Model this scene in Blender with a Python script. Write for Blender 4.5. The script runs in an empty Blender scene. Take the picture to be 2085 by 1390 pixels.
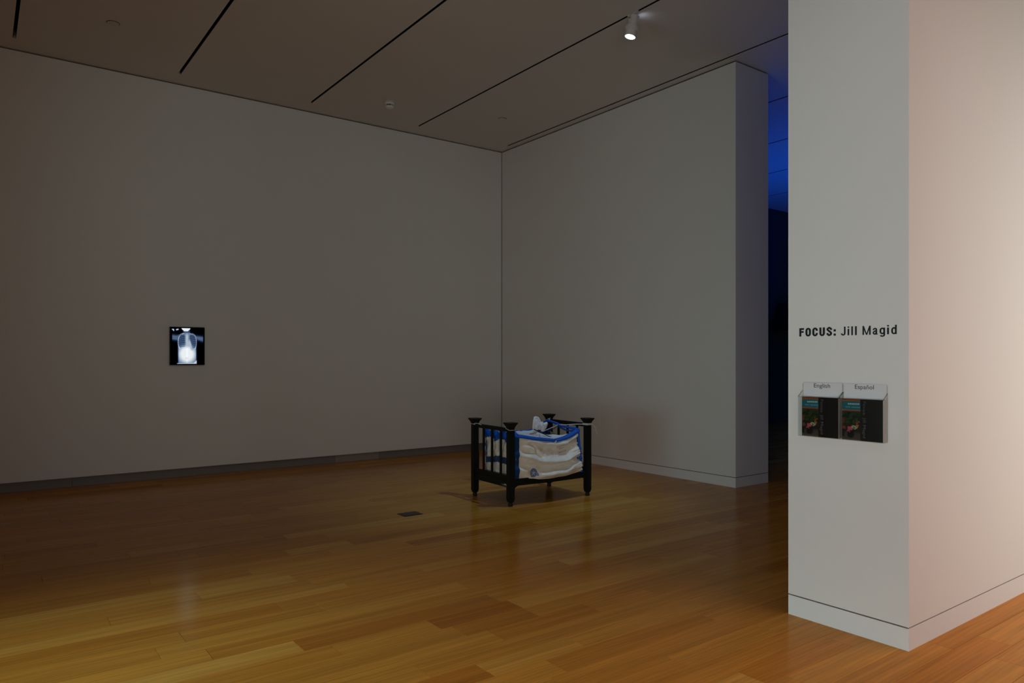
import bpy, bmesh, math, random
import numpy as np
from mathutils import Vector, Matrix, noise

random.seed(7)
S = bpy.context.scene
COL = S.collection
H = 4.956                                    # ceiling height

# ------------------------------------------------------------------ camera
cam_d = bpy.data.cameras.new('camera')
cam_d.sensor_width = 36.0
cam_d.lens = 36.0 * 1466.0 / 2085.0
cam_d.shift_y = 34.5 / 2085.0
cam_d.clip_end = 100
cam = bpy.data.objects.new('camera', cam_d)
COL.objects.link(cam)
cam.location = (0, 0, 1.5)
cam.rotation_euler = (math.pi / 2, 0, -math.atan2(0.597, 0.802))
S.camera = cam

# ------------------------------------------------------------------ world, exposure, large lights
w = bpy.data.worlds.new('gallery_world')
S.world = w
w.use_nodes = True
w.node_tree.nodes['Background'].inputs[0].default_value = (0.75, 0.85, 1.0, 1)
w.node_tree.nodes['Background'].inputs[1].default_value = 0.01
S.view_settings.view_transform = 'Standard'
S.view_settings.look = 'None'
S.view_settings.exposure = 0.0
S.view_settings.gamma = 1.0
S.view_settings.use_curve_mapping = False
try:
    S.cycles.use_denoising = True
    S.cycles.max_bounces = 10
    S.cycles.diffuse_bounces = 6
    S.cycles.transparent_max_bounces = 24
    S.cycles.sample_clamp_indirect = 4.0
    S.cycles.caustics_reflective = False
    S.cycles.caustics_refractive = False
except Exception:
    pass

def aim(o, d):
    o.rotation_euler = Vector(d).to_track_quat('-Z', 'Y').to_euler()

def area(name, loc, d, sx, sy, power, color, spread=math.pi):
    l = bpy.data.lights.new(name, 'AREA')
    l.shape = 'RECTANGLE'
    l.size = sx; l.size_y = sy
    l.energy = power; l.color = color; l.spread = spread
    o = bpy.data.objects.new(name, l)
    COL.objects.link(o)
    o.location = loc
    aim(o, d)
    return o

# daylight through the lobby glazing behind the camera (right) and through the hall on the left, plus added fills
area('lobby_window_light', (6.3, -3.4, 1.4), (0.32, 1, 0.05), 4.4, 2.4, 54, (0.88, 1.0, 0.92), math.radians(88))
area('foyer_fill_light', (-2.0, -2.6, 0.8), (0.78, 0.66, 0.08), 4.0, 1.3, 38, (1.0, 0.92, 0.90), math.radians(100))  # added fill, low and tilted up so walls gain more than the floor
area('hall_window_light', (-4.4, 2.7, 0.75), (1, 0, 0.08), 4.0, 1.3, 18, (0.60, 0.95, 1.0), math.radians(70))
area('hall_floor_beam', (-4.4, 3.0, 2.4), (1, 0, -0.5), 3.9, 1.2, 12, (0.76, 1.0, 0.95), math.radians(24))  # added narrow beam that lays the bright patch on the left floor
area('lobby_floor_fill', (5.7, -0.8, 4.9), (0, 0, -1), 5.0, 3.0, 82, (1.0, 0.73, 0.70), math.radians(120))  # added overhead fill to brighten the floor near the camera
area('blue_room_light', (12.0, 6.8, 1.2), (-0.1, 0, 1), 4.0, 2.5, 52, (0.0, 0.11, 1.0), math.radians(150))
def spot_lamp(name, loc, d, energy, color, size, soft):
    l = bpy.data.lights.new(name, 'SPOT')
    l.energy = energy; l.color = color; l.spot_size = math.radians(size); l.spot_blend = 1; l.shadow_soft_size = soft
    o = bpy.data.objects.new(name, l)
    COL.objects.link(o)
    o.location = loc
    aim(o, d)
spot_lamp('wall_text_light', (0.9, 1.0, 4.4), (2.93, 1.0, -2.15), 34, (0.85, 0.97, 1.0), 62, 0.06)
spot_lamp('back_wall_fill', (2.2, 2.0, 4.6), (1.5, 7.7, -1.8), 70, (0.62, 1.0, 0.93), 62, 0.2)  # unseen spot, added to lift the back wall

# ------------------------------------------------------------------ helpers
def mat(name, color=(0.8, 0.8, 0.8), rough=0.6, metal=0.0, spec=0.5):
    m = bpy.data.materials.new(name)
    m.use_nodes = True
    b = m.node_tree.nodes['Principled BSDF']
    b.inputs['Base Color'].default_value = (*color, 1)
    b.inputs['Roughness'].default_value = rough
    b.inputs['Metallic'].default_value = metal
    b.inputs['Specular IOR Level'].default_value = spec
    return m

def N(m, typ, **kw):
    n = m.node_tree.nodes.new(typ)
    for k, v in kw.items():
        setattr(n, k, v)
    return n

def LK(m, a, b):
    m.node_tree.links.new(a, b)

def BS(m):
    return m.node_tree.nodes['Principled BSDF']

def speckle(m, c1, c2, scale, bump=0.0, dist=0.002, coords='Object'):
    """procedural mottling between two colours, with fine relief"""
    tc = N(m, 'ShaderNodeTexCoord')
    nz = N(m, 'ShaderNodeTexNoise')
    nz.inputs['Scale'].default_value = scale
    nz.inputs['Detail'].default_value = 5
    LK(m, tc.outputs[coords], nz.inputs['Vector'])
    mx = N(m, 'ShaderNodeMix', data_type='RGBA')
    mx.inputs[6].default_value = (*c1, 1)
    mx.inputs[7].default_value = (*c2, 1)
    LK(m, nz.outputs['Fac'], mx.inputs[0])
    LK(m, mx.outputs[2], BS(m).inputs['Base Color'])
    if bump:
        bp = N(m, 'ShaderNodeBump')
        bp.inputs['Strength'].default_value = bump
        bp.inputs['Distance'].default_value = dist
        LK(m, nz.outputs['Fac'], bp.inputs['Height'])
        LK(m, bp.outputs[0], BS(m).inputs['Normal'])
    return m

class MB:
    """collects shapes and links them as one mesh object"""
    def __init__(self):
        self.v = []; self.f = []
    def add(self, vs, fs):
        k = len(self.v)
        self.v += [tuple(p) for p in vs]
        self.f += [tuple(i + k for i in q) for q in fs]
        return self
    def box(self, lo, hi, M=None):
        x0, y0, z0 = lo; x1, y1, z1 = hi
        vs = [(x0,y0,z0),(x1,y0,z0),(x1,y1,z0),(x0,y1,z0),(x0,y0,z1),(x1,y0,z1),(x1,y1,z1),(x0,y1,z1)]
        if M is not None:
            vs = [M @ Vector(p) for p in vs]
        return self.add(vs, [(3,2,1,0),(4,5,6,7),(0,1,5,4),(1,2,6,5),(2,3,7,6),(3,0,4,7)])
    def prism(self, pts, a, b, axis):
        """polygon pts (2D, counter-clockwise) swept along axis from a to b"""
        def P(p, t):
            return {'x': (t, p[0], p[1]), 'y': (p[0], t, p[1]), 'z': (p[0], p[1], t)}[axis]
        n = len(pts)
        vs = [P(p, a) for p in pts] + [P(p, b) for p in pts]
        fs = [tuple(range(n))[::-1], tuple(range(n, 2*n))]
        fs += [(i, (i+1) % n, n + (i+1) % n, n + i) for i in range(n)]
        return self.add(vs, fs)
    def lathe(self, prof, seg=32, M=None, cap=True):
        """prof: list of (r, z)"""
        vs = []; fs = []
        n = len(prof)
        for r, z in prof:
            for k in range(seg):
                a = 2 * math.pi * k / seg
                p = Vector((r * math.cos(a), r * math.sin(a), z))
                vs.append(M @ p if M is not None else p)
        for i in range(n - 1):
            for k in range(seg):
                k2 = (k + 1) % seg
                fs.append((i*seg + k, i*seg + k2, (i+1)*seg + k2, (i+1)*seg + k))
        if cap:
            fs.append(tuple(range(seg))[::-1])
            fs.append(tuple((n-1)*seg + k for k in range(seg)))
        return self.add(vs, fs)
    def tube(self, pts, r, seg=8, flat=1.0, closed=False):
        """tube along points; r number or list; flat squashes the section"""
        pts = [Vector(p) for p in pts]
        n = len(pts)
        rs = r if isinstance(r, (list, tuple)) else [r] * n
        vs = []; fs = []
        up = Vector((0, 0, 1))
        for i, p in enumerate(pts):
            a = pts[(i-1) % n] if (closed or i > 0) else p
            b = pts[(i+1) % n] if (closed or i < n-1) else p
            t = (b - a).normalized()
            s = t.cross(up)
            if s.length < 1e-3:
                s = t.cross(Vector((1, 0, 0)))
            s.normalize()
            q = s.cross(t)
            for k in range(seg):
                an = 2 * math.pi * k / seg
                vs.append(p + s * (rs[i] * math.cos(an) * flat) + q * (rs[i] * math.sin(an)))
        m = n if closed else n - 1
        for i in range(m):
            j = (i + 1) % n
            for k in range(seg):
                k2 = (k + 1) % seg
                fs.append((i*seg + k, i*seg + k2, j*seg + k2, j*seg + k))
        if not closed:
            fs.append(tuple(range(seg))[::-1])
            fs.append(tuple((n-1)*seg + k for k in range(seg)))
        return self.add(vs, fs)
    def build(self, name, m, parent=None, smooth=False, bevel=0.0, seg=2):
        me = bpy.data.meshes.new(name)
        me.from_pydata(self.v, [], self.f)
        bm = bmesh.new(); bm.from_mesh(me)
        bmesh.ops.recalc_face_normals(bm, faces=bm.faces)
        if bevel:
            ed = [e for e in bm.edges if len(e.link_faces) == 2 and e.calc_face_angle(0) > 0.5]
            bmesh.ops.bevel(bm, geom=ed, offset=bevel, segments=seg, affect='EDGES', clamp_overlap=True)
        bm.to_mesh(me); bm.free()
        if smooth:
            me.polygons.foreach_set('use_smooth', [True] * len(me.polygons))
            try:
                me.set_sharp_from_angle(angle=math.radians(40))
            except Exception:
                pass
        me.materials.append(m)
        o = bpy.data.objects.new(name, me)
        COL.objects.link(o)
        if parent is not None:
            o.parent = parent
        return o

def thing(name, label, cat, loc=(0, 0, 0), rz=0.0, group=None):
    o = bpy.data.objects.new(name, None)
    o.empty_display_size = 0.1
    COL.objects.link(o)
    o.location = loc
    o.rotation_euler = (0, 0, rz)
    return tag(o, label, cat, group)

def tag(o, label, cat, group=None):
    o['label'] = label; o['category'] = cat
    if group:
        o['group'] = group
    return o

def struct(o):
    o['kind'] = 'structure'
    return o

def grid_mesh(name, P, m, parent=None, colors=None, closed_u=False):
    """P: array (nu, nv, 3) -> smooth grid object; colors (nu, nv, 3) linear"""
    nu, nv = P.shape[:2]
    me = bpy.data.meshes.new(name)
    fs = []
    for i in range(nu if closed_u else nu - 1):
        j = (i + 1) % nu
        for k in range(nv - 1):
            fs.append((i*nv + k, j*nv + k, j*nv + k + 1, i*nv + k + 1))
    me.from_pydata([tuple(p) for p in P.reshape(-1, 3).tolist()], [], fs)
    me.polygons.foreach_set('use_smooth', [True] * len(fs))
    if colors is not None:
        at = me.color_attributes.new('paint', 'FLOAT_COLOR', 'POINT')
        c = np.ones((nu * nv, 4), dtype=np.float32)
        c[:, :3] = colors.reshape(-1, 3)
        at.data.foreach_set('color', c.ravel())
    me.materials.append(m)
    o = bpy.data.objects.new(name, me)
    COL.objects.link(o)
    if parent is not None:
        o.parent = parent
    return o

# ------------------------------------------------------------------ materials of the setting
M_wall = speckle(mat('white_wall_paint', rough=0.75, spec=0.25), (0.77, 0.765, 0.745), (0.80, 0.795, 0.775), 1.3)
M_ceil = speckle(mat('ceiling_paint', rough=0.85, spec=0.2), (0.66, 0.64, 0.60), (0.69, 0.67, 0.63), 1.1)
M_black = mat('slot_black', (0.004, 0.004, 0.004), 0.9, spec=0.1)
M_gap = mat('shadow_gap_grey', (0.025, 0.023, 0.02), 0.9, spec=0.1)
M_base = speckle(mat('baseboard_paint', rough=0.55, spec=0.35), (0.77, 0.775, 0.77), (0.81, 0.815, 0.81), 3.0)
M_plinth = speckle(mat('plinth_metal', rough=0.6, spec=0.3), (0.20, 0.185, 0.17), (0.25, 0.23, 0.215), 6.0)
M_plinth2 = speckle(mat('plinth_metal_brown', rough=0.6, spec=0.3), (0.30, 0.25, 0.23), (0.34, 0.29, 0.26), 6.0)
M_navy = speckle(mat('dark_navy_wall_paint', rough=0.8, spec=0.2), (0.03, 0.07, 0.09), (0.036, 0.08, 0.10), 2.0)

def oak(name):
    m = mat(name, rough=0.27, spec=0.055)
    at = N(m, 'ShaderNodeAttribute', attribute_type='GEOMETRY', attribute_name='plank')
    sep = N(m, 'ShaderNodeSeparateColor')
    LK(m, at.outputs['Color'], sep.inputs[0])
    ge = N(m, 'ShaderNodeNewGeometry')
    off = N(m, 'ShaderNodeVectorMath', operation='SCALE')
    off.inputs[0].default_value = (37.0, 53.0, 11.0)
    LK(m, sep.outputs[2], off.inputs['Scale'])
    ad = N(m, 'ShaderNodeVectorMath', operation='ADD')
    LK(m, ge.outputs['Position'], ad.inputs[0]); LK(m, off.outputs[0], ad.inputs[1])
    mp = N(m, 'ShaderNodeMapping')
    mp.inputs['Scale'].default_value = (1.6, 42.0, 1.0)
    LK(m, ad.outputs[0], mp.inputs['Vector'])
    n1 = N(m, 'ShaderNodeTexNoise')
    n1.inputs['Scale'].default_value = 1.6; n1.inputs['Detail'].default_value = 7; n1.inputs['Roughness'].default_value = 0.62
    n1.inputs['Distortion'].default_value = 0.7
    LK(m, mp.outputs[0], n1.inputs['Vector'])
    mp2 = N(m, 'ShaderNodeMapping')
    mp2.inputs['Scale'].default_value = (1.0, 9.0, 1.0)
    LK(m, ad.outputs[0], mp2.inputs['Vector'])
    wv = N(m, 'ShaderNodeTexWave', wave_type='BANDS', bands_direction='Y')
    wv.inputs['Scale'].default_value = 1.4; wv.inputs['Distortion'].default_value = 7.0
    wv.inputs['Detail'].default_value = 3.0; wv.inputs['Detail Scale'].default_value = 0.9
    LK(m, mp2.outputs[0], wv.inputs['Vector'])
    # tone of the plank: red-brown .. honey .. pale
    cr = N(m, 'ShaderNodeValToRGB')
    e = cr.color_ramp.elements
    e[0].position = 0.0; e[0].color = (0.37, 0.115, 0.012, 1)
    e[1].position = 1.0; e[1].color = (0.68, 0.38, 0.085, 1)
    a = cr.color_ramp.elements.new(0.35); a.color = (0.50, 0.20, 0.024, 1)
    a = cr.color_ramp.elements.new(0.7); a.color = (0.59, 0.27, 0.040, 1)
    LK(m, sep.outputs[0], cr.inputs[0])
    g = N(m, 'ShaderNodeMath', operation='MULTIPLY_ADD')      # grain -> 0.78..1.12
    LK(m, n1.outputs['Fac'], g.inputs[0]); g.inputs[1].default_value = 0.5; g.inputs[2].default_value = 0.74
    mp3 = N(m, 'ShaderNodeMapping')
    mp3.inputs['Scale'].default_value = (0.55, 15.0, 1.0)
    LK(m, ad.outputs[0], mp3.inputs['Vector'])
    n3 = N(m, 'ShaderNodeTexNoise')
    n3.inputs['Scale'].default_value = 1.5; n3.inputs['Detail'].default_value = 3; n3.inputs['Distortion'].default_value = 0.4
    LK(m, mp3.outputs[0], n3.inputs['Vector'])
    g0 = N(m, 'ShaderNodeMath', operation='MULTIPLY_ADD')     # broad streaks along the board
    LK(m, n3.outputs['Fac'], g0.inputs[0]); g0.inputs[1].default_value = 0.75; g0.inputs[2].default_value = 0.62
    g2 = N(m, 'ShaderNodeMath', operation='MULTIPLY_ADD')
    LK(m, wv.outputs['Fac'], g2.inputs[0]); g2.inputs[1].default_value = 0.10; g2.inputs[2].default_value = 0.95
    g3 = N(m, 'ShaderNodeMath', operation='MULTIPLY')
    LK(m, g.outputs[0], g3.inputs[0]); LK(m, g2.outputs[0], g3.inputs[1])
    g4 = N(m, 'ShaderNodeMath', operation='MULTIPLY')
    LK(m, g3.outputs[0], g4.inputs[0]); LK(m, g0.outputs[0], g4.inputs[1])
    sc = N(m, 'ShaderNodeVectorMath', operation='SCALE')
    LK(m, cr.outputs[0], sc.inputs[0]); LK(m, g4.outputs[0], sc.inputs['Scale'])
    LK(m, sc.outputs[0], BS(m).inputs['Base Color'])
    rr = N(m, 'ShaderNodeMath', operation='MULTIPLY_ADD')
    LK(m, n1.outputs['Fac'], rr.inputs[0]); rr.inputs[1].default_value = 0.10; rr.inputs[2].default_value = 0.12
    LK(m, rr.outputs[0], BS(m).inputs['Roughness'])
    bp = N(m, 'ShaderNodeBump')
    bp.inputs['Strength'].default_value = 0.12; bp.inputs['Distance'].default_value = 0.0006
    LK(m, n1.outputs['Fac'], bp.inputs['Height'])
    LK(m, bp.outputs[0], BS(m).inputs['Normal'])
    return m
M_oak = oak('oak_floor_lacquered')
M_sub = mat('subfloor_dark', (0.03, 0.015, 0.007), 0.8, spec=0.1)

# ------------------------------------------------------------------ floor: every plank in view is a part
floor = struct(MB().box((-3.6, -6.0, -0.16), (17.0, 10.4, -0.013)).build('floor', M_sub))

def plank_mesh(x0, x1, y0, y1, tint, seed, lift):
    g = 0.0004; c = 0.0009; top = lift
    xa, xb, ya, yb = x0 + g, x1 - g, y0 + g, y1 - g
    vs = [(xa+c, ya+c, top), (xb-c, ya+c, top), (xb-c, yb-c, top), (xa+c, yb-c, top),
          (xa, ya, top - 0.0014), (xb, ya, top - 0.0014), (xb, yb, top - 0.0014), (xa, yb, top - 0.0014),
          (xa, ya, -0.0125), (xb, ya, -0.0125), (xb, yb, -0.0125), (xa, yb, -0.0125)]
    fs = [(0,1,2,3)] + [(4+i, 4+(i+1) % 4, (i+1) % 4, i) for i in range(4)] + [(8+i, 8+(i+1) % 4, 4+(i+1) % 4, 4+i) for i in range(4)]
    return vs, fs, (tint, lift, seed)

CA, SA = 0.802, 0.597
def project(x, y, z):
    d = SA * x + CA * y
    if d < 0.3:
        return None
    return 1042.5 + 1466 * (CA * x - SA * y) / d, 729.5 - 1466 * (z - 1.5) / d, d

def in_view(x, y):
    p = project(x, y, 0)
    if not p or not (0 <= p[0] <= 2085 and 0 <= p[1] <= 1390):
        return 0
    if y > 9.80:
        return 0
    if p[0] > 1608 and y > 1.744:                    # behind the near wall
        return 0
    if x > 7.06 and y > 5.14 and x < 7.7 + 0.0:
        return 0
    if p[0] < 1567 and x > 7.06 and y > 5.14:        # behind the right wall
        return 0
    return 1 / p[2] ** 3

W_PL = 0.165
FIX = {0: [(2.07, 2.64, 0.12)], 1: [(-0.3, 1.352, 0.85), (1.352, 2.6, 0.2)], 2: [(0.1, 0.95, 0.7)]}
planks = []
r0 = -57
for row in range(r0, 42):
    y0 = 3.435 + W_PL * row; y1 = y0 + W_PL
    if y1 > 10.3: break
    if y0 < -6: continue
    fx = FIX.get(row, [])
    cuts = []
    x = -3.4 - random.uniform(0, 1.5)
    segs = []
    fixed = sorted(fx)
    while x < 16.8:
        L = random.choice([0.55, 0.8, 1.1, 1.4, 1.7, 2.1, 2.4]) * random.uniform(0.85, 1.15)
        tint = min(1, max(0, random.gauss(0.54, 0.125)))
        nx = x + L
        for (a, b, t) in fixed:
            if x < a - 1e-6 and nx > a - 0.35:
                nx = a
            if abs(x - a) < 1e-6:
                nx = b; tint = t
        segs.append((x, nx, tint))
        x = nx
    for (a, b, t) in segs:
        a = max(a, -3.4)
        if b <= a + 0.02: continue
        n = max(2, int((b - a) / 0.08))
        area_px = sum(in_view(a + (b - a) * (i + 0.5) / n, yy) for i in range(n) for yy in (y0 + 0.03, y1 - 0.03)) / n * (b - a)
        planks.append((area_px, a, b, y0, y1, t, random.random(), random.uniform(-0.0003, 0.0003)))
planks.sort(key=lambda p: -p[0])
def plank_obj(name, lst):
    V = []; F = []; C = []
    for (_, a, b, y0, y1, t, s, lift) in lst:
        vs, fs, c = plank_mesh(a, b, y0, y1, t, s, lift)
        k = len(V); V += vs
        F += [tuple(i + k for i in q) for q in fs]
        C += [(c[0], 0.0, c[2], 1.0)] * len(vs)
    me = bpy.data.meshes.new(name)
    me.from_pydata(V, [], F)
    at = me.color_attributes.new('plank', 'FLOAT_COLOR', 'POINT')
    at.data.foreach_set('color', np.array(C, dtype=np.float32).ravel())
    me.materials.append(M_oak)
    o = bpy.data.objects.new(name, me)
    COL.objects.link(o)
    o.parent = floor
    return o
n_vis = min(299, sum(1 for p in planks if p[0] > 0))
for p in planks[:n_vis]:
    plank_obj('plank', [p])
rest = plank_obj('plank_remainder', planks[n_vis:])
rest['kind'] = 'stuff'

# ------------------------------------------------------------------ ceiling with recessed track slots
SL = [0.33 + 1.652 * k for k in range(-2, 10)]
SW = 0.0165
def ceiling():
    mb = MB()
    X0, X1, Y0, Y1, Ys = -3.74, 17.0, -6.0, 10.4, 9.45
    xs = [X0]
    for s in SL:
        xs += [s - SW, s + SW]
    xs += [X1]
    for i in range(0, len(xs), 2):
        mb.box((xs[i], Y0, H), (xs[i+1], Ys, H + 0.1))
    mb.box((X0, Ys, H), (X1, Y1, H + 0.1))
    return struct(mb.build('ceiling', M_ceil))
ceil = ceiling()
for s in SL:
    mb = MB()
    mb.box((s - SW, -6.0, H + 0.09), (s + SW, 9.45, H + 0.12))
    mb.box((s - SW, -6.0, H + 0.004), (s - SW + 0.002, 9.45, H + 0.09))
    mb.box((s + SW - 0.002, -6.0, H + 0.004), (s + SW, 9.45, H + 0.09))
    mb.build('track_slot', M_black, ceil)

# ------------------------------------------------------------------ walls
def wall(name, x0, x1, y0, y1, m=None, base=True):
    m = m or M_wall
    z0 = 0.121 if base else 0.0
    o = struct(MB().box((x0, y0, z0), (x1, y1, H - 0.016)).build(name, m))
    g = 0.014
    MB().box((x0 + g, y0 + g, 0.001), (x1 - g, y1 - g, H)).build('shadow_gap', M_gap, o)
    return o
def baseboard(name, x0, x1, y0, y1):
    return struct(MB().box((x0, y0, 0.0), (x1, y1, 0.114)).build(name, M_base))

YA = 9.77
o = struct(MB().box((-3.7, YA, 0.115), (7.055, YA + 0.3, H - 0.016)).build('wall_back', M_wall))
MB().box((-3.7, YA + 0.03, 0.13), (7.7, YA + 0.29, H)).build('shadow_gap', M_gap, o)
b = struct(MB().box((-3.7, YA + 0.10, 0.0), (7.7, YA + 0.3, 0.114)).build('baseboard_back', M_black))
for (xa, xb, mm) in ((-3.1, 0.9, M_plinth), (0.903, 4.138, M_plinth), (4.141, 4.834, M_plinth2), (4.837, 7.05, M_plinth)):
    MB().box((xa, YA + 0.055, 0.0), (xb, YA + 0.10, 0.106)).build('plinth_panel', mm, b, bevel=0.002)

wall('wall_right', 7.06, 7.70, 5.145, YA - 0.006)
baseboard('baseboard_right', 7.06, 7.70, 5.145, YA + 0.05)
wall('wall_near', 3.83, 11.0, 1.744, 2.425)
baseboard('baseboard_near', 3.83, 11.0, 1.744, 2.425)
wall('wall_left', -3.74, -3.1, 5.145, YA)
baseboard('baseboard_left', -3.74, -3.1, 5.145, YA)
struct(MB().box((7.71, YA, 0.0), (17.0, YA + 0.3, H)).build('wall_far', M_navy))
struct(MB().box((16.4, 2.43, 0.0), (16.7, YA - 0.005, H)).build('wall_end', M_navy))

# ------------------------------------------------------------------ ceiling fittings
M_white_metal = speckle(mat('white_enamel', rough=0.4, spec=0.4), (0.62, 0.60, 0.56), (0.66, 0.64, 0.60), 8)
M_plate = speckle(mat('cover_plate_white', rough=0.6, spec=0.3), (0.60, 0.58, 0.545), (0.63, 0.61, 0.57), 8)
M_dark = mat('dark_plastic', (0.015, 0.015, 0.016), 0.5)

def emission(name, col, strength):
    m = bpy.data.materials.new(name); m.use_nodes = True
    nt = m.node_tree; nt.nodes.clear()
    e = nt.nodes.new('ShaderNodeEmission'); o = nt.nodes.new('ShaderNodeOutputMaterial')
    e.inputs[0].default_value = (*col, 1); e.inputs[1].default_value = strength
    nt.links.new(e.outputs[0], o.inputs[0])
    return m

def cover_plate(x, y, label):
    t = thing('sprinkler_cover', label, 'sprinkler cover', (x, y, H), 0, None)
    MB().lathe([(0.052, -0.0002), (0.057, -0.004), (0.057, -0.007), (0.050, -0.009)], 32).build('plate', M_plate, t, smooth=True)
    MB().lathe([(0.062, -0.0002), (0.062, -0.003), (0.0575, -0.003)], 32, cap=False).build('gap_ring', M_gap, t)
    return t
cover_plate(1.133, 8.409, 'round flush sprinkler cover in the ceiling between the two leftmost black slots')
cover_plate(6.09, 8.415, 'round flush sprinkler cover in the ceiling near the far corner of the room')

t = thing('smoke_detector', 'small white domed smoke detector on the ceiling above the long back wall', 'smoke detector', (4.473, 8.777, H))
M_det = mat('detector_white', (0.82, 0.81, 0.78), 0.5)
MB().lathe([(0.080, 0), (0.083, -0.008), (0.078, -0.016)], 36).build('base_plate', M_plate, t, smooth=True)
MB().lathe([(0.066, -0.016), (0.068, -0.024), (0.066, -0.034), (0.060, -0.040)], 36).build('collar', M_det, t, smooth=True)
MB().lathe([(0.040, -0.040), (0.040, -0.058)], 24).build('sensor_gap', M_dark, t)
MB().lathe([(0.054, -0.058), (0.056, -0.064), (0.048, -0.080), (0.022, -0.088)], 36).build('dome', M_det, t, smooth=True)
for k in range(8):
    a = k * math.pi / 4
    M = Matrix.Rotation(a, 4, 'Z')
    MB().box((0.040, -0.003, -0.059), (0.052, 0.003, -0.039), M).build('rib', M_plate, t)

# track spotlight: clipped into the fourth slot, turned down towards the crib
tp = thing('track_spotlight', 'white cylindrical track spotlight, lit, hanging from the ceiling slot', 'spotlight', (5.286, 5.07, H))
ax = Vector((-0.20, 0.13, -1.0)).normalized()
q = ax.to_track_quat('-Z', 'Y').to_matrix().to_4x4()
piv = Vector((0.0, -0.02, -0.06))
TM = Matrix.Translation(piv) @ q
MB().box((-0.013, -0.07, -0.004), (0.013, 0.07, 0.03)).box((-0.02, -0.05, -0.014), (0.02, -0.02, 0.0)).box((-0.02, 0.025, -0.014), (0.02, 0.05, 0.0)).build('track_adaptor', M_white_metal, tp, bevel=0.002)
MB().lathe([(0.012, -0.055), (0.012, -0.004)], 16).build('stem', M_white_metal, tp, smooth=True)
MB().box((-0.052, -0.012, -0.062), (0.052, 0.012, -0.054)).box((-0.052, -0.012, -0.13), (-0.046, 0.012, -0.054)).box((0.046, -0.012, -0.13), (0.052, 0.012, -0.054)).build('yoke', M_white_metal, tp, bevel=0.002)
MB().lathe([(0.030, 0.035), (0.043, 0.030), (0.045, 0.01), (0.045, -0.075), (0.050, -0.08)], 40, TM).build('housing', M_white_metal, tp, smooth=True)
MB().lathe([(0.048, -0.076), (0.068, -0.084), (0.070, -0.096), (0.070, -0.112), (0.060, -0.120)], 40, TM).build('collar', M_white_metal, tp, smooth=True)
MB().lathe([(0.056, -0.119), (0.0565, -0.181), (0.055, -0.186), (0.052, -0.186), (0.051, -0.178)], 40, TM, cap=False).build('barrel', M_white_metal, tp, smooth=True)
for k in range(5):
    a = 0.5 + k * 1.2
    MB().box((0.0448, -0.004, -0.07), (0.047, 0.004, 0.0), TM @ Matrix.Rotation(a, 4, 'Z')).build('cooling_fin', M_white_metal, tp)
MB().lathe([(0.0515, -0.180), (0.0515, -0.1805), (0.03, -0.183)], 40, TM).build('lens', emission('lens_glow', (0.92, 0.96, 1.0), 6.0), tp)
lp = tp.location + (TM @ Vector((0, 0, -0.20)))
sl = bpy.data.lights.new('crib_spot', 'SPOT')
sl.energy = 168; sl.color = (0.46, 0.72, 1.0); sl.spot_size = math.radians(54); sl.spot_blend = 1.0; sl.shadow_soft_size = 0.035
so = bpy.data.objects.new('crib_spot', sl); COL.objects.link(so)
so.location = lp; aim(so, Vector((4.75, 6.15, 0.35)) - Vector(lp))
# light escaping from the cooling vents at the top of the housing
vl = bpy.data.lights.new('vent_leak', 'SPOT')
vl.energy = 0.12; vl.color = (0.72, 0.80, 1.0); vl.spot_size = math.radians(120); vl.spot_blend = 1.0; vl.shadow_soft_size = 0.012
vo = bpy.data.objects.new('vent_leak', vl); COL.objects.link(vo)
vo.location = tp.location + Vector((0.075, -0.035, -0.085)); aim(vo, (0.5, -0.1, 0.85))

# ------------------------------------------------------------------ floor box
t = thing('floor_outlet', 'dark rectangular floor outlet cover set flush in the oak boards', 'floor outlet', (3.357, 6.1575, 0.0))
M_brz = speckle(mat('dark_bronze', rough=0.45, spec=0.4), (0.022, 0.018, 0.015), (0.03, 0.025, 0.02), 20)
MB().box((-0.100, -0.0815, 0.0004), (0.100, 0.0815, 0.003)).build('frame', M_brz, t, bevel=0.001)
MB().box((-0.086, -0.068, 0.003), (0.086, 0.068, 0.0042)).build('lid', M_brz, t, bevel=0.0006)
MB().box((-0.02, -0.072, 0.0042), (0.02, -0.060, 0.005)).build('finger_pull', M_dark, t)

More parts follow.
